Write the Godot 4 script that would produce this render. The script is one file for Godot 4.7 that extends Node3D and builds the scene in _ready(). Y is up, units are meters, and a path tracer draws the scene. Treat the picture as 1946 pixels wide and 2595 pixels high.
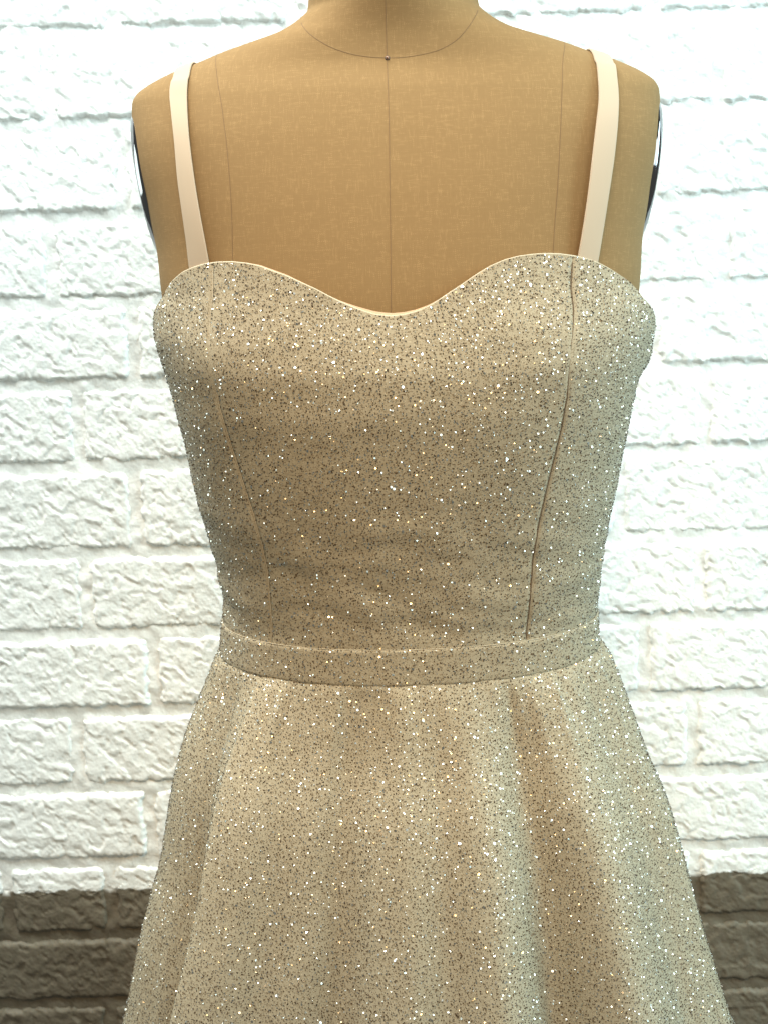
extends Node3D

# A glitter dress on a linen dress form in front of a painted brick wall.
# Metres, y up. The form's axis is x = 0, z = 0 and it faces +z; the wall's mortar plane is z = WALL_Z.

const WALL_Z := -0.32
const Y0 := 0.50          # the section tables run from Y0 to Y1
const Y1 := 1.62
const STEP := 0.001

var rng := RandomNumberGenerator.new()
var names := {}
var flake_spots: Array[Transform3D] = []
var flake_tones: PackedColorArray = PackedColorArray()
var brown_spots: Array[Transform3D] = []
var brown_tones: PackedColorArray = PackedColorArray()

# ------------------------------------------------------------------ naming

func numbered(called: String) -> String:
	var k: int = names.get(called, 0)
	names[called] = k + 1
	return called if k == 0 else "%s_%03d" % [called, k]


func thing(called: String, label: String, category: String, at := Vector3.ZERO) -> Node3D:
	var o := Node3D.new()
	o.name = numbered(called)
	o.position = at
	o.set_meta("label", label)
	o.set_meta("category", category)
	add_child(o, true)
	return o


func part(called: String, m: Mesh, mat: Material, parent: Node3D, at := Vector3.ZERO) -> MeshInstance3D:
	var o := MeshInstance3D.new()
	o.name = called
	o.mesh = m
	o.material_override = mat
	o.position = at
	parent.add_child(o, true)
	return o

# ------------------------------------------------------------------ curves and sections

func curve(pts: Array) -> PackedFloat32Array:
	# monotone cubic through (y, value) pairs, sampled every millimetre
	var p := pts.duplicate()
	p.sort_custom(func(a, b): return a[0] < b[0])
	var n := p.size()
	var m := PackedFloat32Array()
	m.resize(n)
	for i in n:
		if i == 0 or i == n - 1:
			var j: int = 0 if i == 0 else n - 2
			m[i] = (p[j + 1][1] - p[j][1]) / (p[j + 1][0] - p[j][0])
			continue
		var h0: float = p[i][0] - p[i - 1][0]
		var h1: float = p[i + 1][0] - p[i][0]
		var d0: float = (p[i][1] - p[i - 1][1]) / h0
		var d1: float = (p[i + 1][1] - p[i][1]) / h1
		if d0 * d1 > 0.0:
			var w1 := 2.0 * h1 + h0
			var w2 := h1 + 2.0 * h0
			m[i] = (w1 + w2) / (w1 / d0 + w2 / d1)
	var out := PackedFloat32Array()
	var count := int(round((Y1 - Y0) / STEP)) + 2
	out.resize(count)
	var k := 0
	for i in count:
		var y: float = clampf(Y0 + i * STEP, p[0][0], p[n - 1][0])
		while k < n - 2 and y > p[k + 1][0]:
			k += 1
		var h: float = p[k + 1][0] - p[k][0]
		var t: float = (y - p[k][0]) / h
		out[i] = (2 * t * t * t - 3 * t * t + 1) * p[k][1] + (t * t * t - 2 * t * t + t) * h * m[k] + (-2 * t * t * t + 3 * t * t) * p[k + 1][1] + (t * t * t - t * t) * h * m[k + 1]
	return out


func at_y(c: PackedFloat32Array, y: float) -> float:
	var f := clampf((y - Y0) / STEP, 0.0, c.size() - 1.001)
	var i := int(f)
	return lerpf(c[i], c[i + 1], f - i)


func lut(pts: Array, x: float) -> float:
	# straight lines through (x, value) pairs in rising x
	if x <= pts[0][0]:
		return pts[0][1]
	for i in range(1, pts.size()):
		if x <= pts[i][0]:
			var t: float = (x - pts[i - 1][0]) / (pts[i][0] - pts[i - 1][0])
			return lerpf(pts[i - 1][1], pts[i][1], t)
	return pts[-1][1]


func section(s: Dictionary, a: float, y: float) -> Vector3:
	# the point at angle a (0 = front, + = the form's left hand side in the picture's right) at height y
	var e := 2.0 / at_y(s.n, y)
	var sa := sin(a)
	var ca := cos(a)
	var w := at_y(s.wl if sa < 0.0 else s.wr, y)
	var d := at_y(s.d if ca >= 0.0 else s.b, y)
	return Vector3(w * signf(sa) * pow(absf(sa), e), y, d * signf(ca) * pow(absf(ca), e))


func outward(s: Dictionary, p: Vector3) -> Vector3:
	# unit normal of the section surface, tilt of the flank included
	var g := func(q: Vector3) -> float:
		var n := at_y(s.n, q.y)
		return pow(absf(q.x) / at_y(s.wl if q.x < 0.0 else s.wr, q.y), n) + pow(absf(q.z) / at_y(s.d if q.z >= 0.0 else s.b, q.y), n)
	var e := 0.0015
	var v := Vector3(g.call(p + Vector3(e, 0, 0)) - g.call(p - Vector3(e, 0, 0)), g.call(p + Vector3(0, e, 0)) - g.call(p - Vector3(0, e, 0)), g.call(p + Vector3(0, 0, e)) - g.call(p - Vector3(0, 0, e)))
	return v.normalized()


func front_z(s: Dictionary, x: float, y: float) -> float:
	var n := at_y(s.n, y)
	var r := absf(x) / at_y(s.wl if x < 0.0 else s.wr, y)
	return 0.0 if r >= 1.0 else at_y(s.d, y) * pow(1.0 - pow(r, n), 1.0 / n)

# ------------------------------------------------------------------ meshes

func sheet(rows: int, cols: int, pos: PackedVector3Array, uvs: PackedVector2Array, colors := PackedColorArray(), flip := false) -> Dictionary:
	# a grid of points as one smooth mesh; returns the mesh with its points and normals
	var nor := PackedVector3Array()
	nor.resize(rows * cols)
	for r in rows:
		for c in cols:
			var i := r * cols + c
			var du: Vector3 = pos[r * cols + mini(c + 1, cols - 1)] - pos[r * cols + maxi(c - 1, 0)]
			var dv: Vector3 = pos[mini(r + 1, rows - 1) * cols + c] - pos[maxi(r - 1, 0) * cols + c]
			var n := du.cross(dv)
			if n.length_squared() < 1e-24:
				n = Vector3(0, 0, 1)
			nor[i] = -n.normalized() if flip else n.normalized()
	var idx := PackedInt32Array()
	idx.resize((rows - 1) * (cols - 1) * 6)
	var k := 0
	for r in rows - 1:
		for c in cols - 1:
			var i := r * cols + c
			var q := [i, i + cols, i + 1, i + 1, i + cols, i + cols + 1] if not flip else [i, i + 1, i + cols, i + 1, i + cols + 1, i + cols]
			for v in q:
				idx[k] = v
				k += 1
	var a := []
	a.resize(Mesh.ARRAY_MAX)
	a[Mesh.ARRAY_VERTEX] = pos
	a[Mesh.ARRAY_NORMAL] = nor
	a[Mesh.ARRAY_TEX_UV] = uvs
	if colors.size():
		a[Mesh.ARRAY_COLOR] = colors
	a[Mesh.ARRAY_INDEX] = idx
	var m := ArrayMesh.new()
	m.add_surface_from_arrays(Mesh.PRIMITIVE_TRIANGLES, a)
	return {"mesh": m, "pos": pos, "nor": nor, "rows": rows, "cols": cols}


func tube(path: PackedVector3Array, radius: float, sides := 6, flat := 1.0, ups := PackedVector3Array()) -> Mesh:
	# a cord along a path; flat < 1 squashes it along ups (the surface normal)
	var n := path.size()
	var pos := PackedVector3Array()
	var uv := PackedVector2Array()
	var along := 0.0
	for i in n:
		var t: Vector3 = (path[mini(i + 1, n - 1)] - path[maxi(i - 1, 0)]).normalized()
		var up: Vector3 = ups[i] if ups.size() else Vector3(0, 0, 1)
		var side := t.cross(up).normalized()
		up = side.cross(t).normalized()
		if i:
			along += path[i].distance_to(path[i - 1])
		for k in sides + 1:
			var f := TAU * k / sides
			var taper := 0.35 if i == 0 or i == n - 1 else 1.0
			pos.append(path[i] + (side * cos(f) + up * sin(f) * flat) * radius * taper)
			uv.append(Vector2(float(k) / sides, along * 40.0))
	return sheet(n, sides + 1, pos, uv).mesh


func lathe(profile: Array, sx: float, sy: float, seg := 48) -> Mesh:
	# profile (radius, height) turned about +z, scaled to an oval
	var pos := PackedVector3Array()
	var uv := PackedVector2Array()
	for r in profile.size():
		for k in seg + 1:
			var f := TAU * k / seg
			pos.append(Vector3(cos(f) * sx * profile[r][0], sin(f) * sy * profile[r][0], profile[r][1]))
			uv.append(Vector2(float(k) / seg, float(r)))
	return sheet(profile.size(), seg + 1, pos, uv, PackedColorArray(), true).mesh


func smooth(path: Array, times := 8) -> Array:
	# Catmull-Rom through 2-D points
	var out := []
	for i in path.size() - 1:
		var a: Vector2 = path[maxi(i - 1, 0)]
		var b: Vector2 = path[i]
		var c: Vector2 = path[i + 1]
		var d: Vector2 = path[mini(i + 2, path.size() - 1)]
		for k in times:
			out.append(b.cubic_interpolate(c, a, d, float(k) / times))
	out.append(path[-1])
	return out

# ------------------------------------------------------------------ textures

func noise(kind: int, fractal: int, octaves: int, sd: int) -> FastNoiseLite:
	var n := FastNoiseLite.new()
	n.noise_type = kind
	n.fractal_type = fractal
	n.fractal_octaves = octaves
	n.frequency = 1.0
	n.seed = sd
	return n


func linen_maps() -> Array:
	# plain weave with slubs: [colour, height], 14 cm a side
	var size := 1024
	var warp := PackedFloat32Array()
	var weft := PackedFloat32Array()
	var r := RandomNumberGenerator.new()
	r.seed = 41
	var n := noise(FastNoiseLite.TYPE_SIMPLEX, FastNoiseLite.FRACTAL_FBM, 2, 5)
	var threads := 220
	for i in threads:
		warp.append(r.randf_range(-1, 1))
		weft.append(r.randf_range(-1, 1))
	var color := Image.create(size, size, false, Image.FORMAT_RGB8)
	var height := Image.create(size, size, false, Image.FORMAT_L8)
	for y in size:
		var wy: int = int(y * threads / size)
		for x in size:
			var wx: int = int(x * threads / size)
			# slubs: thick stretches along single threads (the noise is read on a torus so that the tile repeats)
			var ta := TAU * y / size
			var tb := TAU * x / size
			var s1 := n.get_noise_3d(wx * 7.31, cos(ta) * 1.9, sin(ta) * 1.9)
			var s2 := n.get_noise_3d(wy * 9.17 + 500.0, cos(tb) * 1.9, sin(tb) * 1.9)
			var over := (wx + wy) % 2 == 0
			var v := 0.0
			if over:
				v = warp[wx] * 0.12 + (maxf(s1 - 0.2, 0.0) - 0.03) * 2.2
			else:
				v = weft[wy] * 0.12 + (maxf(s2 - 0.2, 0.0) - 0.03) * 2.2
			var c := clampf(0.92 + v * 0.10, 0.7, 1.0)
			color.set_pixel(x, y, Color(c, c * (0.995 + v * 0.01), c * (0.985 + v * 0.02)))
			var fx := absf(fposmod(float(x) * threads / size, 1.0) - 0.5)
			var fy := absf(fposmod(float(y) * threads / size, 1.0) - 0.5)
			var round_ := 1.0 - (fx if over else fy) * 1.2
			height.set_pixel(x, y, Color(clampf(round_ * 0.5 + v * 0.3, 0, 1), 0, 0))
	return [ImageTexture.create_from_image(color), ImageTexture.create_from_image(height)]


func glitter_cloth_map() -> ImageTexture:
	# fine glitter dust pressed into the tulle: grains of tan, brown and silver, 12 cm a side
	var size := 1024
	var im := Image.create(size, size, false, Image.FORMAT_RGB8)
	var r := RandomNumberGenerator.new()
	r.seed = 77
	var n := noise(FastNoiseLite.TYPE_SIMPLEX, FastNoiseLite.FRACTAL_FBM, 3, 8)
	for y in size:
		for x in size:
			var c := 0.86 + r.randf_range(-0.07, 0.07)
			im.set_pixel(x, y, Color(c, c, c))
	for k in 16000:
		var x := r.randi_range(0, size - 5)
		var y := r.randi_range(0, size - 5)
		var t := r.randf()
		var c := Color(0.55, 0.50, 0.44) if t < 0.5 else (Color(0.72, 0.68, 0.62) if t < 0.75 else Color(1, 1, 1))
		var w := r.randi_range(2, 5)
		var h := r.randi_range(2, 4)
		im.fill_rect(Rect2i(x, y, w, h), c)
	return ImageTexture.create_from_image(im)

# ------------------------------------------------------------------ the wall

var relief_a: FastNoiseLite
var relief_b: FastNoiseLite
var relief_c: FastNoiseLite
var wobble: FastNoiseLite
const PAINT_LINE := 0.6665


func paint(x: float, y: float) -> Color:
	# white above the hand-cut line, taupe below it
	var line := PAINT_LINE + wobble.get_noise_2d(x * 14.0, 3.0) * 0.003 + wobble.get_noise_2d(x * 90.0, 9.0) * 0.0016
	var t := smoothstep(line - 0.0006, line + 0.0006, y)
	var patch := wobble.get_noise_2d(x * 9.0 + 40.0, y * 11.0) * 0.02 + wobble.get_noise_2d(x * 60.0, y * 60.0 + 70.0) * 0.018
	var white := Color(0.81 + patch, 0.82 + patch, 0.805 + patch)
	var taupe := Color(0.136 + patch * 0.7, 0.115 + patch * 0.62, 0.084 + patch * 0.48)
	return taupe.lerp(white, t)


func rough(x: float, y: float) -> float:
	# hewn face of a brick in metres: strata that dip to the right, lumps, chips
	var wx := x + wobble.get_noise_2d(x * 30.0, y * 30.0) * 0.012
	var wy := y + wobble.get_noise_2d(x * 30.0 + 90.0, y * 30.0) * 0.010
	var h := relief_b.get_noise_2d(wx * 22.0 + wy * 9.0, wy * 40.0 + wx * 5.0) * 0.0009
	# some patches are hewn rougher than others, with steps that dip to the right
	var patch := smoothstep(-0.25, 0.45, wobble.get_noise_2d(x * 9.0 + 15.0, y * 14.0))
	h += relief_a.get_noise_2d(wx * 24.0 + wy * 18.0, wy * 60.0) * 0.00036 * patch
	h += relief_b.get_noise_2d(wx * 75.0 + wy * 40.0, wy * 150.0) * 0.00020 * (0.4 + patch)
	# a few creases under the paint, and chips
	var crease := absf(relief_c.get_noise_2d(wx * 12.0 + wy * 10.0 + 33.0, wy * 30.0))
	h -= (1.0 - smoothstep(0.0, 0.05, crease)) * 0.0008 * smoothstep(0.0, 0.3, relief_c.get_noise_2d(x * 13.0 + 80.0, y * 16.0))
	var chip := relief_c.get_noise_2d(wx * 34.0, wy * 60.0)
	h -= smoothstep(0.32, 0.5, chip) * 0.0010
	return h


func brick_mesh(cx: float, cy: float, w: float, h: float, nx: int, ny: int, fine_band := false) -> Mesh:
	var pos := PackedVector3Array()
	var uv := PackedVector2Array()
	var col := PackedColorArray()
	var ys := []
	for j in ny + 1:
		ys.append(-h / 2 + h * j / ny)
	var proud := rng.randf_range(-0.0009, 0.0009)
	var lean_x := rng.randf_range(-0.008, 0.008)
	var lean_y := rng.randf_range(-0.02, 0.02)
	if fine_band:
		var y := PAINT_LINE - 0.005 - cy
		while y < PAINT_LINE + 0.005 - cy:
			ys.append(y)
			y += 0.0005
		ys.sort()
	for y in ys:
		for i in nx + 1:
			var x := -w / 2 + w * i / nx
			var gx: float = cx + x
			var gy: float = cy + y
			var wob := wobble.get_noise_2d(gx * 40.0 + 7.0, gy * 40.0) * 0.0024 + wobble.get_noise_2d(gx * 120.0, gy * 120.0 + 5.0) * 0.0012
			# distance to the rounded outline
			var rad := 0.006
			var qx := absf(x) - (w / 2 - 0.0002 - rad)
			var qy: float = absf(y) - (h / 2 - 0.0002 - rad)
			var d := rad - Vector2(maxf(qx, 0), maxf(qy, 0)).length() - minf(maxf(qx, qy), 0) + wob
			var e := clampf(d / 0.0058, 0.0, 1.0)
			var up := 0.0066 * (1.0 - pow(1.0 - e, 2.6)) - 0.003
			up += (proud + lean_x * x + lean_y * y) * e
			var z := up + rough(gx, gy) * smoothstep(0.0, 0.7, e)
			if d < 0.0:
				z = -0.004
			pos.append(Vector3(x, y, z))
			uv.append(Vector2(gx, gy))
			col.append(paint(gx, gy))
	return sheet(ys.size(), nx + 1, pos, uv, col).mesh


func build_wall(mat: Material) -> void:
	var beds := [1.804, 1.719, 1.634, 1.5485, 1.4640, 1.3770, 1.2940, 1.2120, 1.1290, 1.0395, 0.9530, 0.8680, 0.7834, 0.6980, 0.6140, 0.5335, 0.4480, 0.3630, 0.2780]
	var odd := [-0.907, -0.692, -0.477, -0.262, -0.090, 0.081, 0.252, 0.467, 0.682, 0.897]
	var even := [-0.975, -0.760, -0.545, -0.330, -0.115, 0.100, 0.316, 0.530, 0.745, 0.960]
	var own := {  # courses whose upright joints were set out differently
		3: [-0.975, -0.760, -0.545, -0.329, -0.115, 0.100, 0.318, 0.530, 0.745, 0.960],
		5: [-0.975, -0.760, -0.545, -0.338, -0.115, 0.100, 0.327, 0.530, 0.745, 0.960],
		6: [-0.907, -0.692, -0.477, -0.262, -0.090, 0.081, 0.258, 0.467, 0.682, 0.897],
		7: [-0.975, -0.760, -0.545, -0.323, -0.115, 0.100, 0.311, 0.530, 0.745, 0.960],
		8: [-0.907, -0.692, -0.477, -0.270, -0.090, 0.070, 0.225, 0.467, 0.682, 0.897],
		9: [-0.975, -0.760, -0.545, -0.327, -0.115, 0.100, 0.309, 0.530, 0.745, 0.960],
		11: [-0.975, -0.760, -0.560, -0.348, -0.130, 0.090, 0.304, 0.530, 0.745, 0.960],
		12: [-0.907, -0.692, -0.482, -0.276, -0.090, 0.062, 0.222, 0.467, 0.682, 0.897],
		13: [-0.907, -0.652, -0.436, -0.324, -0.115, 0.100, 0.309, 0.530, 0.745, 0.960],
		14: [-0.907, -0.692, -0.477, -0.255, -0.090, 0.061, 0.235, 0.467, 0.682, 0.897],
		15: [-0.975, -0.760, -0.545, -0.334, -0.115, 0.100, 0.320, 0.530, 0.745, 0.960],
	}
	var wall := thing("brick_wall", "rough brick wall painted white above and dark taupe along the bottom", "wall", Vector3(0, 0, WALL_Z))
	# mortar: one sheet, slightly uneven, that the bricks stand out of
	var rows := []
	var y := 0.27
	while y < 1.81:
		rows.append(y)
		y += 0.0006 if absf(y - PAINT_LINE) < 0.004 else 0.0045
	var cols := 400
	var pos := PackedVector3Array()
	var uv := PackedVector2Array()
	var col := PackedColorArray()
	for yy in rows:
		for c in cols + 1:
			var x := lerpf(-0.93, 0.93, float(c) / cols)
			pos.append(Vector3(x, yy, wobble.get_noise_2d(x * 50.0, yy * 50.0) * 0.0012 + smoothstep(0.1, 0.5, wobble.get_noise_2d(x * 17.0 + 60.0, yy * 23.0)) * 0.0016 + relief_b.get_noise_2d(x * 130.0, yy * 130.0) * 0.0004))
			uv.append(Vector2(x, yy))
			col.append(paint(x, yy))
	part("mortar", sheet(rows.size(), cols + 1, pos, uv, col).mesh, mat, wall)
	for k in beds.size() - 1:
		var joints: Array = own.get(k, odd if k % 2 == 0 else even)
		for j in joints.size() - 1:
			var x0: float = joints[j] + 0.0046
			var x1: float = joints[j + 1] - 0.0046
			var y1: float = beds[k] - 0.0044
			var y0: float = beds[k + 1] + 0.0044
			var near: bool = x1 > -0.55 and x0 < 0.5 and y0 < 1.66 and y1 > 0.42
			var w := x1 - x0
			var nx := int(w / (0.0022 if near else 0.007))
			var ny := int((y1 - y0) / (0.0020 if near else 0.006))
			var cx := (x0 + x1) / 2
			var cy := (y0 + y1) / 2
			part("brick", brick_mesh(cx, cy, w, y1 - y0, nx, ny, y0 < PAINT_LINE and y1 > PAINT_LINE), mat, wall, Vector3(cx, cy, 0))

# ------------------------------------------------------------------ glitter

func strew(sh: Dictionary, per_m2: float, skip_lo := 0, skip_hi := 0) -> void:
	# hexagonal flakes lying every way on a piece of the dress, where it can be seen
	var pos: PackedVector3Array = sh.pos
	var nor: PackedVector3Array = sh.nor
	var cols: int = sh.cols
	for r in int(sh.rows) - 1:
		for c in range(skip_lo, cols - 1 - skip_hi):
			var i := r * cols + c
			var p00 := pos[i]
			if p00.z < -0.06 or p00.y < 0.63:
				continue
			var area := (pos[i + 1] - p00).cross(pos[i + cols] - p00).length()
			var want := area * per_m2
			var n := int(want) + (1 if rng.randf() < want - int(want) else 0)
			for k in n:
				var u := rng.randf()
				var v := rng.randf()
				var p := p00.lerp(pos[i + 1], u).lerp(pos[i + cols].lerp(pos[i + cols + 1], u), v)
				var nn := nor[i]
				var spread := 0.30 if rng.randf() < 0.55 else 0.75
				var tilt := Vector3(rng.randfn(), rng.randfn(), rng.randfn()) * spread
				var z := (nn + tilt - nn * tilt.dot(nn) * 0.5).normalized()
				if z.dot(nn) < 0.05:
					z = (z + nn * (0.1 - z.dot(nn))).normalized()
				var x := z.cross(Vector3(rng.randfn(), rng.randfn(), rng.randfn())).normalized()
				var yv := z.cross(x)
				var size := rng.randf_range(0.00028, 0.00060)
				if rng.randf() < 0.019:
					size = rng.randf_range(0.00070, 0.00096)
				var lift := 0.00015 + size * 0.55 * sqrt(maxf(0.0, 1.0 - pow(z.dot(nn), 2)))
				var where := Transform3D(Basis(x * size, yv * size, z * size), p + nn * lift)
				var t := 1.0 if size > 0.00065 else rng.randf()
				if t < 0.62:
					brown_spots.append(where.scaled_local(Vector3.ONE * 1.02))
					var b := rng.randf_range(0.5, 1.5)
					brown_tones.append(Color(0.055 * b, 0.034 * b, 0.018 * b))
				else:
					flake_spots.append(where)
					var b := rng.randf_range(0.75, 1.0)
					flake_tones.append(Color(0.88 * b, 0.85 * b, 0.79 * b))


func flake_mesh() -> Mesh:
	var st := SurfaceTool.new()
	st.begin(Mesh.PRIMITIVE_TRIANGLES)
	st.set_smooth_group(-1)
	for k in 6:
		var a := TAU * k / 6.0
		var b := TAU * (k + 1) / 6.0
		for v in [Vector3.ZERO, Vector3(cos(b), sin(b), 0), Vector3(cos(a), sin(a), 0)]:
			st.set_normal(Vector3(0, 0, 1))
			st.add_vertex(v)
	return st.commit()

# ------------------------------------------------------------------ build

func _ready() -> void:
	rng.seed = 20240
	# --- camera
	var cam := Camera3D.new()
	cam.name = "camera"
	cam.position = Vector3(-0.0165, 1.30, 0.93)
	var pitch := deg_to_rad(10.25)
	var roll := deg_to_rad(-1.6)
	cam.basis = Basis(Vector3.RIGHT, -pitch) * Basis(Vector3(0, 0, 1), roll)
	cam.keep_aspect = Camera3D.KEEP_HEIGHT
	cam.fov = 45.0
	cam.near = 0.05
	cam.far = 20.0
	var lens := CameraAttributesPhysical.new()
	lens.frustum_focal_length = 12.0 / tan(deg_to_rad(22.5))
	lens.frustum_focus_distance = 0.84
	lens.frustum_near = 0.05
	lens.frustum_far = 20.0
	lens.exposure_aperture = 9.0
	cam.attributes = lens
	add_child(cam)
	cam.current = true
	# --- surroundings: a dim room, neutral
	var env := Environment.new()
	env.background_mode = Environment.BG_COLOR
	env.background_color = Color(0.42, 0.43, 0.41)
	env.background_energy_multiplier = 1.0
	env.tonemap_mode = Environment.TONE_MAPPER_LINEAR
	env.tonemap_exposure = 1.0
	env.sdfgi_enabled = true
	env.ssao_enabled = true
	env.ssil_enabled = true
	var we := WorldEnvironment.new()
	we.name = "room_light"
	we.environment = env
	add_child(we)
	# --- lamps: cool daylight from the upper right and the front right, less of it from the upper left, a cool strip overhead, a warm spot on the form
	lamp("daylight_right", Vector3(1.9, 1.85, 0.26), Vector3(-0.15, 1.1, WALL_Z), Vector2(1.2, 1.0), Color(0.83, 0.975, 1.0), 5.9)
	lamp("daylight_left", Vector3(-1.6, 1.5, -0.06), Vector3(0.1, 1.05, WALL_Z), Vector2(0.9, 0.7), Color(0.92, 1.0, 0.98), 0.9)
	lamp("overhead_strip", Vector3(-0.75, 2.85, 0.02), Vector3(-0.4, 0.9, WALL_Z), Vector2(2.2, 0.4), Color(0.97, 1.0, 0.985), 9.8)
	lamp("front_window", Vector3(1.05, 2.15, 2.0), Vector3(0.0, 1.1, 0.0), Vector2(1.5, 1.2), Color(0.94, 1.0, 0.99), 2.6)
	var spot := SpotLight3D.new()
	spot.name = "warm_spot"
	spot.light_color = Color(1.0, 0.795, 0.50)
	spot.light_energy = 4.6
	spot.light_size = 0.32
	spot.spot_range = 8.0
	spot.spot_attenuation = 2.0
	spot.spot_angle = 12.0
	spot.spot_angle_attenuation = 1.0
	spot.shadow_enabled = true
	add_child(spot)
	spot.look_at_from_position(Vector3(-0.12, 2.55, 1.45), Vector3(0.0, 1.10, 0.06))
	relief_a = noise(FastNoiseLite.TYPE_SIMPLEX, FastNoiseLite.FRACTAL_RIDGED, 3, 11)
	relief_b = noise(FastNoiseLite.TYPE_SIMPLEX, FastNoiseLite.FRACTAL_FBM, 3, 12)
	relief_c = noise(FastNoiseLite.TYPE_SIMPLEX, FastNoiseLite.FRACTAL_FBM, 2, 13)
	wobble = noise(FastNoiseLite.TYPE_SIMPLEX, FastNoiseLite.FRACTAL_FBM, 2, 14)
	# --- the wall
	var grain := NoiseTexture2D.new()
	grain.width = 512
	grain.height = 512
	grain.seamless = true
	var gn := noise(FastNoiseLite.TYPE_SIMPLEX, FastNoiseLite.FRACTAL_FBM, 4, 21)
	gn.frequency = 0.03
	grain.noise = gn
	var brick_paint := StandardMaterial3D.new()
	brick_paint.resource_name = "brick_paint"
	brick_paint.vertex_color_use_as_albedo = true
	brick_paint.roughness = 0.62
	brick_paint.metallic_specular = 0.4
	brick_paint.heightmap_enabled = true
	brick_paint.heightmap_texture = grain
	brick_paint.heightmap_scale = 0.035
	brick_paint.uv1_triplanar = true
	brick_paint.uv1_world_triplanar = true
	brick_paint.uv1_scale = Vector3.ONE * 11.0
	build_wall(brick_paint)
	build_form()
	build_dress()


func lamp(called: String, at: Vector3, target: Vector3, size: Vector2, color: Color, energy: float) -> void:
	var l := AreaLight3D.new()
	l.name = called
	l.area_size = size
	l.light_color = color
	l.light_energy = energy
	l.area_range = 8.0
	l.shadow_enabled = true
	add_child(l)
	l.look_at_from_position(at, target, Vector3.UP if absf((target - at).normalized().y) < 0.98 else Vector3.BACK)

# ------------------------------------------------------------------ the dress form

var form := {}
var bodice := {}
var skirt := {}


func sections() -> void:
	var fw := [[1.62, 0.056], [1.56, 0.057], [1.515, 0.0585], [1.503, 0.0598], [1.4945, 0.061], [1.4888, 0.067], [1.479, 0.0845], [1.473, 0.1043], [1.4672, 0.1241], [1.4603, 0.1428], [1.4538, 0.1614], [1.445, 0.179], [1.44, 0.1855], [1.434, 0.1885], [1.4282, 0.1888], [1.395, 0.187], [1.36, 0.18], [1.327, 0.1745], [1.307, 0.1735], [1.29, 0.172], [1.25, 0.165], [1.2, 0.155], [1.12, 0.14], [1.05, 0.134], [0.98, 0.15]]
	form = {
		"wl": curve(fw), "wr": curve(fw),
		"d": curve([[1.62, 0.063], [1.56, 0.061], [1.5, 0.0575], [1.475, 0.056], [1.455, 0.059], [1.43, 0.0735], [1.4, 0.088], [1.36, 0.103], [1.32, 0.114], [1.29, 0.12], [1.25, 0.124], [1.2, 0.115], [1.12, 0.102], [1.05, 0.098], [0.98, 0.11]]),
		"b": curve([[1.62, 0.058], [1.56, 0.06], [1.5, 0.064], [1.47, 0.075], [1.44, 0.085], [1.4, 0.1], [1.3, 0.105], [1.2, 0.09], [1.05, 0.075], [0.98, 0.1]]),
		"n": curve([[1.56, 2.0], [1.47, 2.0], [1.44, 2.3], [1.4, 2.7], [1.3, 2.6], [1.2, 2.4], [1.05, 2.2], [0.98, 2.1]]),
	}
	bodice = {
		"wl": curve([[1.36, 0.184], [1.33, 0.179], [1.3, 0.1775], [1.2887, 0.179], [1.2717, 0.1786], [1.2562, 0.1754], [1.2406, 0.1711], [1.2197, 0.1671], [1.1986, 0.1631], [1.1559, 0.1566], [1.1271, 0.1511], [1.0942, 0.1439], [1.0684, 0.1413], [1.0481, 0.143], [1.02, 0.146]]),
		"wr": curve([[1.36, 0.185], [1.33, 0.181], [1.3, 0.18], [1.2821, 0.1835], [1.2685, 0.183], [1.2549, 0.179], [1.2173, 0.1679], [1.1929, 0.1638], [1.1506, 0.1571], [1.1113, 0.1502], [1.0749, 0.1467], [1.0491, 0.1446], [1.02, 0.146]]),
		"d": curve([[1.36, 0.108], [1.32, 0.119], [1.29, 0.1262], [1.26, 0.1335], [1.24, 0.1362], [1.22, 0.1358], [1.19, 0.131], [1.15, 0.1225], [1.1, 0.1125], [1.05, 0.107], [1.02, 0.107]]),
		"b": curve([[1.36, 0.108], [1.3, 0.112], [1.2, 0.1], [1.1, 0.088], [1.05, 0.086], [1.02, 0.088]]),
		"n": curve([[1.36, 2.7], [1.26, 2.7], [1.19, 2.5], [1.1, 2.3], [1.04, 2.15], [1.02, 2.1]]),
	}
	skirt = {
		"wl": curve([[1.04, 0.1445], [1.03, 0.1455], [1.0259, 0.1485], [1.0055, 0.1575], [0.9868, 0.1658], [0.9566, 0.1784], [0.926, 0.1875], [0.8556, 0.2027], [0.8338, 0.2096], [0.7957, 0.2213], [0.7426, 0.2341], [0.7087, 0.2428], [0.55, 0.285]]),
		"wr": curve([[1.04, 0.1445], [1.03, 0.1455], [1.0259, 0.15], [1.0076, 0.1596], [0.977, 0.1707], [0.9343, 0.1857], [0.9028, 0.199], [0.8551, 0.2126], [0.8229, 0.2206], [0.7737, 0.2346], [0.7195, 0.2509], [0.6932, 0.261], [0.55, 0.305]]),
		"d": curve([[1.04, 0.1062], [1.03, 0.1076], [1.026, 0.1092], [1.01, 0.1135], [0.98, 0.121], [0.93, 0.139], [0.85, 0.16], [0.8, 0.172], [0.7, 0.197], [0.55, 0.235]]),
		"b": curve([[1.04, 0.087], [1.03, 0.088], [0.98, 0.11], [0.85, 0.15], [0.7, 0.185], [0.55, 0.225]]),
		"n": curve([[1.04, 2.1], [0.55, 2.1]]),
	}


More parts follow.
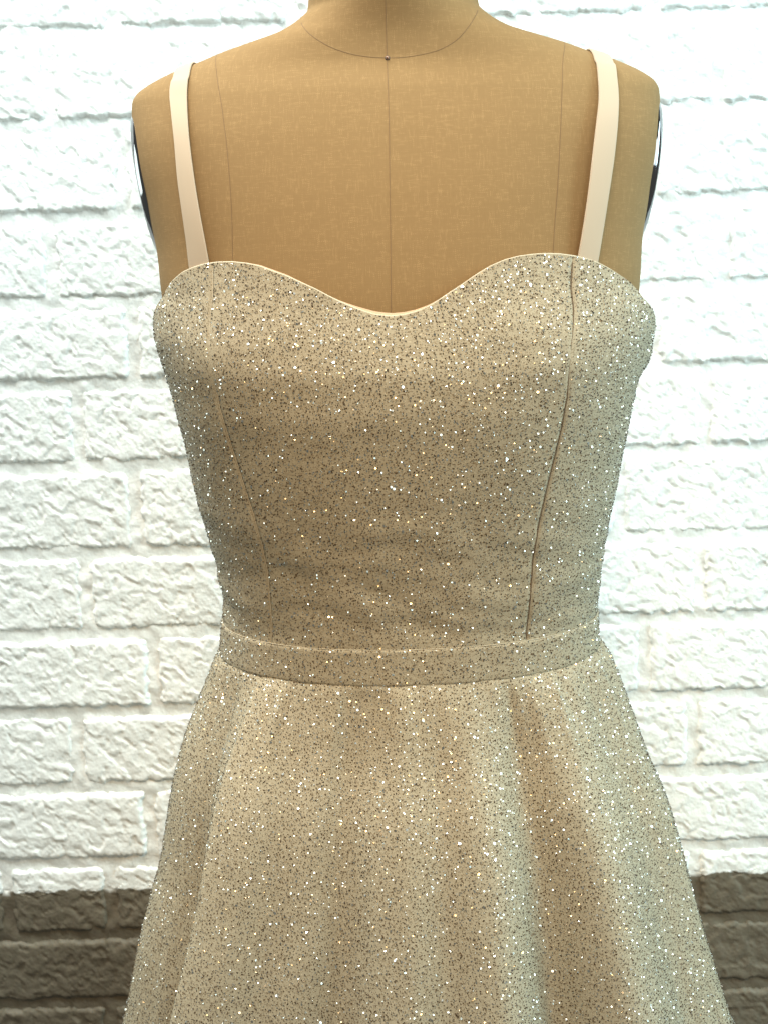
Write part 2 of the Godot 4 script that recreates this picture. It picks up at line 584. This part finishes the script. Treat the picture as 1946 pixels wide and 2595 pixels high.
func seam_on(s: Dictionary, pts: Array, called: String, mat: Material, parent: Node3D, radius := 0.00024, off := 0.00005) -> void:
	# a line of sewing laid on the surface through (x, y) points
	var path := PackedVector3Array()
	var ups := PackedVector3Array()
	for q in smooth(pts, 6):
		var p := Vector3(q.x, q.y, front_z(s, q.x, q.y))
		var n := outward(s, p)
		path.append(p + n * off)
		ups.append(n)
	part(called, tube(path, radius, 6, 0.6, ups), mat, parent)


func build_form() -> void:
	sections()
	var maps := linen_maps()
	var linen := StandardMaterial3D.new()
	linen.resource_name = "linen"
	linen.albedo_color = Color(0.268, 0.170, 0.078).linear_to_srgb()
	linen.albedo_texture = maps[0]
	linen.roughness = 0.9
	linen.metallic_specular = 0.25
	linen.heightmap_enabled = true
	linen.heightmap_texture = maps[1]
	linen.heightmap_scale = 0.006
	linen.uv1_scale = Vector3.ONE * (1.0 / 0.14)
	var o := thing("dress_form", "tan linen dress form torso with neck and chrome arm plates", "dress form")
	# torso: rows crowded where the shoulders run out
	var ys := []
	var y := 0.985
	while y < 1.56:
		ys.append(y)
		y += 0.0012 if y > 1.43 and y < 1.50 else 0.003
	var cols := 288
	var pos := PackedVector3Array()
	var uv := PackedVector2Array()
	for yy in ys:
		var run := 0.0
		var last := Vector3.ZERO
		var half := 0.0  # thread 0 runs down the centre front
		for c in cols / 2 + 1:
			var q := section(form, -PI + TAU * c / cols, yy)
			if c:
				half += q.distance_to(last)
			last = q
		for c in cols + 1:
			var a := -PI + TAU * c / cols
			var p := section(form, a, yy)
			if c:
				run += p.distance_to(last)
			last = p
			pos.append(p)
			uv.append(Vector2(run - half, yy))
	part("torso", sheet(ys.size(), cols + 1, pos, uv).mesh, linen, o)
	var cap := []
	for k in 7:
		cap.append([1.0 - k / 6.0, 0.004 * sin(k / 6.0 * PI / 2)])
	var thread := StandardMaterial3D.new()
	thread.resource_name = "seam_thread"
	thread.albedo_color = Color(0.15, 0.088, 0.04).linear_to_srgb()
	thread.roughness = 0.95
	seam_on(form, [Vector2(-0.0638, 1.4815), Vector2(-0.0621, 1.4771), Vector2(-0.0581, 1.4714), Vector2(-0.0512, 1.4656), Vector2(-0.0419, 1.46), Vector2(-0.0295, 1.4554), Vector2(-0.0171, 1.453), Vector2(-0.006, 1.4521), Vector2(0.0046, 1.4521), Vector2(0.0171, 1.4537), Vector2(0.0296, 1.4568), Vector2(0.0408, 1.463), Vector2(0.0491, 1.4717), Vector2(0.0549, 1.4808), Vector2(0.0575, 1.4865)], "neck_seam", thread, o)
	seam_on(form, [Vector2(-0.0059, 1.54), Vector2(-0.0059, 1.4895), Vector2(-0.006, 1.472), Vector2(-0.006, 1.4521), Vector2(-0.006, 1.4118), Vector2(-0.0068, 1.366), Vector2(-0.0075, 1.3214), Vector2(-0.0084, 1.2802), Vector2(-0.0084, 1.27)], "centre_seam", thread, o, 0.00022)
	seam_on(form, [Vector2(-0.1245, 1.4655), Vector2(-0.1239, 1.4592), Vector2(-0.1211, 1.443), Vector2(-0.1172, 1.4228), Vector2(-0.1138, 1.3974), Vector2(-0.1117, 1.3698), Vector2(-0.111, 1.3456), Vector2(-0.1114, 1.3186), Vector2(-0.112, 1.30)], "shoulder_seam", thread, o, 0.00021)
	seam_on(form, [Vector2(0.1185, 1.4685), Vector2(0.1173, 1.4621), Vector2(0.1135, 1.4495), Vector2(0.11, 1.4256), Vector2(0.1065, 1.394), Vector2(0.1034, 1.3636), Vector2(0.1006, 1.3396), Vector2(0.0987, 1.3188), Vector2(0.098, 1.30)], "shoulder_seam", thread, o, 0.00022)
	# tack at the pit of the neck
	var bronze := StandardMaterial3D.new()
	bronze.resource_name = "tack_bronze"
	bronze.albedo_color = Color(0.30, 0.17, 0.11).linear_to_srgb()
	bronze.metallic = 0.2
	bronze.roughness = 0.4
	var dark := StandardMaterial3D.new()
	dark.resource_name = "tack_rim"
	dark.albedo_color = Color(0.05, 0.022, 0.012).linear_to_srgb()
	dark.roughness = 0.6
	var tp := Vector3(-0.0058, 1.4519, front_z(form, -0.0058, 1.4519))
	var tn := outward(form, tp)
	var rim := part("tack", lathe([[1.0, -0.001], [1.0, 0.0003], [0.85, 0.0006], [0.0, 0.0006]], 0.0017, 0.0017, 20), dark, o, tp)
	rim.basis = Basis(Quaternion(Vector3(0, 0, 1), tn))
	part("tack_head", lathe([[1.0, 0.0004], [0.95, 0.0009], [0.75, 0.0013], [0.4, 0.0016], [0.0, 0.0017]], 0.00105, 0.00105, 16), bronze, rim)
	# arm plates
	var chrome := StandardMaterial3D.new()
	chrome.resource_name = "chrome"
	chrome.albedo_color = Color(0.55, 0.54, 0.55)
	chrome.metallic = 1.0
	chrome.roughness = 0.08
	for s in [-1.0, 1.0]:
		var plate := lathe([[1.0, -0.010], [1.0, -0.0036], [0.995, -0.0028], [0.98, -0.0020], [0.93, 0.0000], [0.90, 0.0007], [0.84, 0.0013], [0.5, 0.0024], [0.0, 0.003]], 0.040, 0.0540, 64)
		var p := part("arm_plate", plate, chrome, o, Vector3(s * 0.1820, 1.3785, 0.0))
		var n := Vector3(s, -0.130, 0.0).normalized()
		p.basis = Basis(Vector3(0, 0, -s), Vector3(0, 0, 0), n)
		var up := n.cross(Vector3(0, 0, -s)).normalized()
		p.basis = Basis(Vector3(0, 0, -s), up, n)

# ------------------------------------------------------------------ the dress

var neckline := [[-3.1416, 1.262], [-2.2, 1.264], [-1.57, 1.274], [-1.3, 1.287], [-1.119, 1.2982], [-1.06, 1.3035], [-1.01, 1.3074], [-0.947, 1.3109], [-0.879, 1.3144], [-0.803, 1.3168], [-0.721, 1.3189], [-0.636, 1.3198], [-0.56, 1.3197], [-0.492, 1.3185], [-0.429, 1.3164], [-0.317, 1.3094], [-0.218, 1.3009], [-0.144, 1.2929], [-0.08, 1.2864], [-0.048, 1.2835], [-0.016, 1.2821], [0.002, 1.283], [0.041, 1.2884], [0.085, 1.2957], [0.124, 1.3013], [0.166, 1.3072], [0.211, 1.3122], [0.259, 1.3158], [0.31, 1.3179], [0.365, 1.3189], [0.424, 1.3193], [0.487, 1.3188], [0.555, 1.3174], [0.618, 1.3155], [0.686, 1.313], [0.762, 1.3089], [0.85, 1.3039], [0.933, 1.2992], [0.995, 1.2941], [1.043, 1.2884], [1.3, 1.273], [1.57, 1.262], [2.2, 1.258], [3.1416, 1.262]]
var seam_left := [[1.02, -0.745], [1.0555, -0.743], [1.0853, -0.718], [1.1097, -0.685], [1.1303, -0.666], [1.1504, -0.676], [1.1735, -0.702], [1.198, -0.725], [1.2253, -0.729], [1.2439, -0.715], [1.2621, -0.69], [1.295, -0.673], [1.3199, -0.668], [1.34, -0.668]]
var seam_right := [[1.02, 0.566], [1.0524, 0.562], [1.0757, 0.552], [1.0994, 0.544], [1.123, 0.536], [1.1429, 0.536], [1.1657, 0.548], [1.1882, 0.564], [1.2073, 0.572], [1.226, 0.562], [1.2443, 0.53], [1.2621, 0.515], [1.2886, 0.53], [1.3174, 0.551], [1.34, 0.555]]
var drag: FastNoiseLite


func bodice_point(a: float, y: float) -> Vector3:
	var p := section(bodice, a, y)
	var n := outward(bodice, p)
	# light creases where the cloth is drawn in above the waist
	var low := smoothstep(1.19, 1.08, y) * smoothstep(1.05, 1.07, y)
	var h := drag.get_noise_2d(p.x * 13.0 + y * 7.0, y * 24.0) * 0.0012 * low
	h += drag.get_noise_2d(p.x * 10.0 + 30.0, y * 12.0) * 0.0007
	# fullness at the two bust points
	h += 0.002 * exp(-pow((a + 0.62) / 0.22, 2) - pow((y - 1.255) / 0.026, 2))
	h += 0.002 * exp(-pow((a - 0.47) / 0.20, 2) - pow((y - 1.26) / 0.026, 2))
	# spare cloth bulging at the right side seam
	h += (0.0042 * exp(-pow((y - 1.248) / 0.011, 2)) - 0.0012 * exp(-pow((y - 1.229) / 0.006, 2))) * smoothstep(1.05, 1.5, a)
	return p + n * h


func bodice_panel(lo: Callable, hi: Callable, cols: int, rows: int, sew_lo: bool, sew_hi: bool) -> Dictionary:
	var pos := PackedVector3Array()
	var uv := PackedVector2Array()
	for r in rows + 1:
		for c in cols + 1:
			var s := float(c) / cols
			# crowd columns at the sewn edges
			var e := lerpf(s, 0.5 - 0.5 * cos(PI * s), 0.6)
			var y := 1.3
			for k in 4:
				y = lut(neckline, lerpf(lo.call(y), hi.call(y), e))
			y = lerpf(1.044, y, float(r) / rows)
			var a0: float = lo.call(y)
			var a1: float = hi.call(y)
			var a := lerpf(a0, a1, e)
			var p := bodice_point(a, y)
			var gap := 1.0
			if sew_lo:
				gap = minf(gap, p.distance_to(section(bodice, a0, y)) / 0.0035)
			if sew_hi:
				gap = minf(gap, p.distance_to(section(bodice, a1, y)) / 0.0035)
			if gap < 1.0:
				p -= outward(bodice, p) * 0.0012 * pow(1.0 - gap, 2.0)
			pos.append(p)
			uv.append(Vector2(a * 0.15, y))
	return sheet(rows + 1, cols + 1, pos, uv)


func fold(a: float, y: float) -> float:
	var t := clampf((1.026 - y) / 0.30, 0.0, 1.0)
	var grow := pow(t, 0.65)
	var h := 0.0
	# [angle, reach to the left, reach to the right, height]
	for f in [[-0.80, 0.045, 0.26, 0.026], [-1.0, 0.22, 0.07, -0.028], [-0.50, 0.1, 0.1, -0.009], [-0.25, 0.10, 0.10, -0.019], [-0.04, 0.09, 0.09, 0.008], [0.09, 0.06, 0.06, -0.004], [0.215, 0.12, 0.11, 0.020], [0.425, 0.085, 0.095, -0.025], [0.66, 0.12, 0.17, 0.023], [1.0, 0.13, 0.13, -0.009], [1.27, 0.12, 0.14, 0.005]]:
		var d: float = a - f[0]
		h += f[3] * exp(-pow(d / (f[1] if d < 0.0 else f[2]), 2))
	if absf(a) > 1.6:
		h += 0.012 * sin(a * 11.0) * smoothstep(1.6, 2.0, absf(a))
	# small gathers straight under the band
	var top := smoothstep(1.03, 1.018, y) * smoothstep(0.93, 1.01, y)
	h = h * grow + drag.get_noise_2d(a * 5.0, 3.0 + y * 1.5) * 0.0018 * top
	return h + drag.get_noise_2d(a * 6.0 + 20.0, y * 5.0) * 0.0016 * t


func build_dress() -> void:
	drag = noise(FastNoiseLite.TYPE_SIMPLEX, FastNoiseLite.FRACTAL_FBM, 2, 31)
	var cloth := StandardMaterial3D.new()
	cloth.resource_name = "glitter_cloth"
	cloth.albedo_color = Color(0.47, 0.40, 0.28).linear_to_srgb()
	cloth.albedo_texture = glitter_cloth_map()
	cloth.roughness = 0.75
	cloth.metallic_specular = 0.4
	cloth.uv1_scale = Vector3.ONE * (1.0 / 0.12)
	var satin := StandardMaterial3D.new()
	satin.resource_name = "peach_satin"
	satin.albedo_color = Color(0.42, 0.335, 0.25).linear_to_srgb()
	satin.roughness = 0.85
	satin.metallic_specular = 0.2
	var edge := StandardMaterial3D.new()
	edge.resource_name = "cloth_edge"
	edge.albedo_color = Color(0.42, 0.36, 0.26).linear_to_srgb()
	edge.roughness = 0.7
	var o := thing("dress", "champagne glitter dress with sweetheart neckline, peach straps and flared skirt", "dress")
	var left := func(y: float) -> float: return lut(seam_left, y)
	var right := func(y: float) -> float: return lut(seam_right, y)
	var back_l := func(_y: float) -> float: return -PI
	var back_r := func(_y: float) -> float: return PI
	var front := bodice_panel(left, right, 180, 150, true, true)
	part("bodice_front", front.mesh, cloth, o)
	var side_l := bodice_panel(back_l, left, 170, 130, false, true)
	part("bodice_side", side_l.mesh, cloth, o)
	var side_r := bodice_panel(right, back_r, 170, 130, true, false)
	part("bodice_side", side_r.mesh, cloth, o)
	# the two princess seams, stitched down
	var brown := StandardMaterial3D.new()
	brown.resource_name = "seam_brown"
	brown.albedo_color = Color(0.10, 0.063, 0.035).linear_to_srgb()
	brown.roughness = 0.9
	for line in [[seam_left, edge, 0.0003], [seam_right, brown, 0.00034]]:
		var run := PackedVector3Array()
		var out := PackedVector3Array()
		for k in 121:
			var y := lerpf(1.054, 1.335, k / 120.0)
			var a := lut(line[0], y)
			if y > lut(neckline, a) - 0.0015:
				break
			var p := bodice_point(a, y)
			var n := outward(bodice, p)
			run.append(p - n * 0.0005)
			out.append(n)
		part("princess_seam", tube(run, line[2], 6, 0.8, out), line[1], o)
	# folded edge along the neckline
	var path := PackedVector3Array()
	var ups := PackedVector3Array()
	for k in 361:
		var a := -PI + TAU * k / 360.0
		var y := lut(neckline, a)
		var p := section(bodice, a, y)
		var n := outward(bodice, p)
		path.append(p - n * 0.0011)
		ups.append(n)
	part("neckline_binding", tube(path, 0.0008, 8, 0.9, ups), edge, o)
	# lining behind the dip
	var pos := PackedVector3Array()
	var uv := PackedVector2Array()
	for r in 9:
		for c in 241:
			var a := lerpf(-1.5, 1.5, c / 240.0)
			var shows := exp(-pow((a + 0.04) / 0.09, 2)) + 0.45 * exp(-pow((a + 0.36) / 0.16, 2))
			var y := lut(neckline, a) + 0.0006 + 0.0022 * shows - 0.02 * r / 8.0
			var p := section(bodice, a, y)
			pos.append(p - outward(bodice, p) * 0.0026)
			uv.append(Vector2(a * 0.15, y))
	var peach := StandardMaterial3D.new()
	peach.resource_name = "peach_lining"
	peach.albedo_color = Color(0.58, 0.40, 0.27).linear_to_srgb()
	peach.roughness = 0.7
	part("lining", sheet(9, 241, pos, uv).mesh, peach, o)
	# waistband: one belt of cloth, edges turned under
	var profile := [[1.0276, -0.0015], [1.0278, 0.0003], [1.0284, 0.0012], [1.0300, 0.0015], [1.0340, 0.0014], [1.0400, 0.0012], [1.0480, 0.0011], [1.0515, 0.0012], [1.0530, 0.0009], [1.0538, 0.0004], [1.0540, -0.0015]]
	pos = PackedVector3Array()
	uv = PackedVector2Array()
	for f in profile:
		for c in 241:
			var a := -PI + TAU * c / 240.0
			var p := section(bodice, a, f[0])
			var n := outward(bodice, p)
			pos.append(p + n * (f[1] + drag.get_noise_2d(a * 7.0, 9.0) * 0.0005))
			uv.append(Vector2(a * 0.15, f[0]))
	var band := sheet(profile.size(), 241, pos, uv)
	part("waistband", band.mesh, cloth, o)
	path = PackedVector3Array()
	ups = PackedVector3Array()
	for c in 241:
		var a := -PI + TAU * c / 240.0
		var p := section(bodice, a, 1.0541)
		var n := outward(bodice, p)
		path.append(p + n * 0.0004)
		ups.append(n)
	part("waist_piping", tube(path, 0.0003, 6, 1.0, ups), edge, o)
	# skirt
	var rows := 190
	var cols := 440
	pos = PackedVector3Array()
	uv = PackedVector2Array()
	for r in rows + 1:
		var y := lerpf(0.56, 1.034, pow(float(r) / rows, 0.9))
		for c in cols + 1:
			var t := float(c) / cols * 2.0 - 1.0
			var a := PI * (t * 0.72 + 0.28 * t * t * t)
			var p := section(skirt, a, y)
			var n := outward(skirt, p)
			n.y *= 0.3
			var side := smoothstep(1.25, 1.5, absf(a)) * (1.0 - smoothstep(1.65, 1.9, absf(a)))
			pos.append(p + n.normalized() * fold(a, y) * (1.0 - side))
			uv.append(Vector2(a * 0.2, y))
	var sk := sheet(rows + 1, cols + 1, pos, uv)
	part("skirt", sk.mesh, cloth, o)
	# straps
	strap([Vector2(-0.1385, 1.306), Vector2(-0.1391, 1.316), Vector2(-0.1397, 1.3348), Vector2(-0.1418, 1.3561), Vector2(-0.1442, 1.3745), Vector2(-0.147, 1.3992), Vector2(-0.1505, 1.4184), Vector2(-0.1534, 1.4334), Vector2(-0.1532, 1.442)],
		[Vector2(-0.125, 1.306), Vector2(-0.1255, 1.32), Vector2(-0.1269, 1.3342), Vector2(-0.1296, 1.3524), Vector2(-0.1329, 1.3737), Vector2(-0.1358, 1.3921), Vector2(-0.1387, 1.4126), Vector2(-0.1408, 1.4305), Vector2(-0.141, 1.4424)], satin, o)
	strap([Vector2(0.1125, 1.306), Vector2(0.1138, 1.3175), Vector2(0.1165, 1.3333), Vector2(0.1208, 1.3573), Vector2(0.1245, 1.3784), Vector2(0.1289, 1.3998), Vector2(0.1333, 1.4188), Vector2(0.1354, 1.4352), Vector2(0.1362, 1.4458)],
		[Vector2(0.126, 1.302), Vector2(0.1273, 1.3131), Vector2(0.1305, 1.3332), Vector2(0.1343, 1.3543), Vector2(0.1394, 1.3786), Vector2(0.1438, 1.4002), Vector2(0.1474, 1.4193), Vector2(0.1493, 1.4358), Vector2(0.1501, 1.4448)], satin, o)
	# glitter
	strew(front, 265000.0, 2, 2)
	strew(side_l, 265000.0, 0, 2)
	strew(side_r, 265000.0, 2, 0)
	strew(band, 265000.0)
	strew(sk, 265000.0)
	var foil := StandardMaterial3D.new()
	foil.resource_name = "glitter_foil"
	foil.vertex_color_use_as_albedo = true
	foil.metallic = 1.0
	foil.roughness = 0.27
	var brown_foil := StandardMaterial3D.new()
	brown_foil.resource_name = "brown_foil"
	brown_foil.vertex_color_use_as_albedo = true
	brown_foil.roughness = 0.5
	brown_foil.metallic_specular = 0.3
	scatter("glitter", flake_spots, flake_tones, foil, o)
	scatter("brown_glitter", brown_spots, brown_tones, brown_foil, o)


func scatter(called: String, spots: Array[Transform3D], tones: PackedColorArray, mat: Material, parent: Node3D) -> void:
	var mm := MultiMesh.new()
	mm.transform_format = MultiMesh.TRANSFORM_3D
	mm.use_colors = true
	mm.mesh = flake_mesh()
	mm.instance_count = spots.size()
	for i in spots.size():
		mm.set_instance_transform(i, spots[i])
		mm.set_instance_color(i, tones[i])
	var g := MultiMeshInstance3D.new()
	g.name = called
	g.multimesh = mm
	g.material_override = mat
	g.set_meta("kind", "stuff")
	parent.add_child(g, true)


func strap(edge_a: Array, edge_b: Array, mat: Material, parent: Node3D) -> void:
	# a satin ribbon from the bodice over the shoulder, edges given as (x, y) on the front
	var sa := smooth(edge_a, 5)
	var sb := smooth(edge_b, 5)
	var rails := [[], []]
	for e in 2:
		var pts: Array = sa if e == 0 else sb
		var flat := []
		for i in pts.size():
			var q: Vector2 = pts[i]
			var p := Vector3(q.x, q.y, front_z(form, q.x, q.y))
			var stand := 0.0025 + 0.0045 * sin(PI * clampf(float(i) / (pts.size() - 1) * 1.15, 0.0, 1.0))
			flat.append(p + outward(form, p) * stand)
		var last: Vector2 = pts[-1]
		# find the ridge above this edge, then go over it and down the back
		var top := last.y
		while at_y(form.wl, top) > absf(last.x) and top < 1.5:
			top += 0.0002
		for k in range(1, 9):
			var y := lerpf(last.y, top, 1.0 - pow(1.0 - k / 8.0, 2.0)) - 0.00002
			var p := Vector3(last.x, y, front_z(form, last.x, y))
			flat.append(p + outward(form, p) * 0.0013)
		for k in range(1, 16):
			var y := lerpf(top, 1.36, pow(k / 15.0, 2.0)) - 0.00002
			var n := at_y(form.n, y)
			var rr := absf(last.x) / at_y(form.wl, y)
			var p := Vector3(last.x, y, -at_y(form.b, y) * pow(maxf(0.0, 1.0 - pow(rr, n)), 1.0 / n))
			flat.append(p + outward(form, p) * 0.0013)
		rails[e] = flat
	var rows: int = mini(rails[0].size(), rails[1].size())
	var pos := PackedVector3Array()
	var uv := PackedVector2Array()
	# ribbon section: front face with soft edges, then the underside
	var ring := [[0.0, -0.0006], [0.0, 0.0001], [0.04, 0.0005], [0.35, 0.0007], [0.65, 0.0007], [0.96, 0.0005], [1.0, 0.0001], [1.0, -0.0006]]
	for i in rows:
		var a: Vector3 = rails[0][i]
		var b: Vector3 = rails[1][i]
		var t: Vector3 = (rails[0][mini(i + 1, rows - 1)] - rails[0][maxi(i - 1, 0)]).normalized()
		var n := (b - a).cross(t).normalized()
		for f in ring:
			pos.append(a.lerp(b, f[0]) + n * f[1])
			uv.append(Vector2(f[0], i * 0.1))
	part("strap", sheet(rows, ring.size(), pos, uv).mesh, mat, parent)
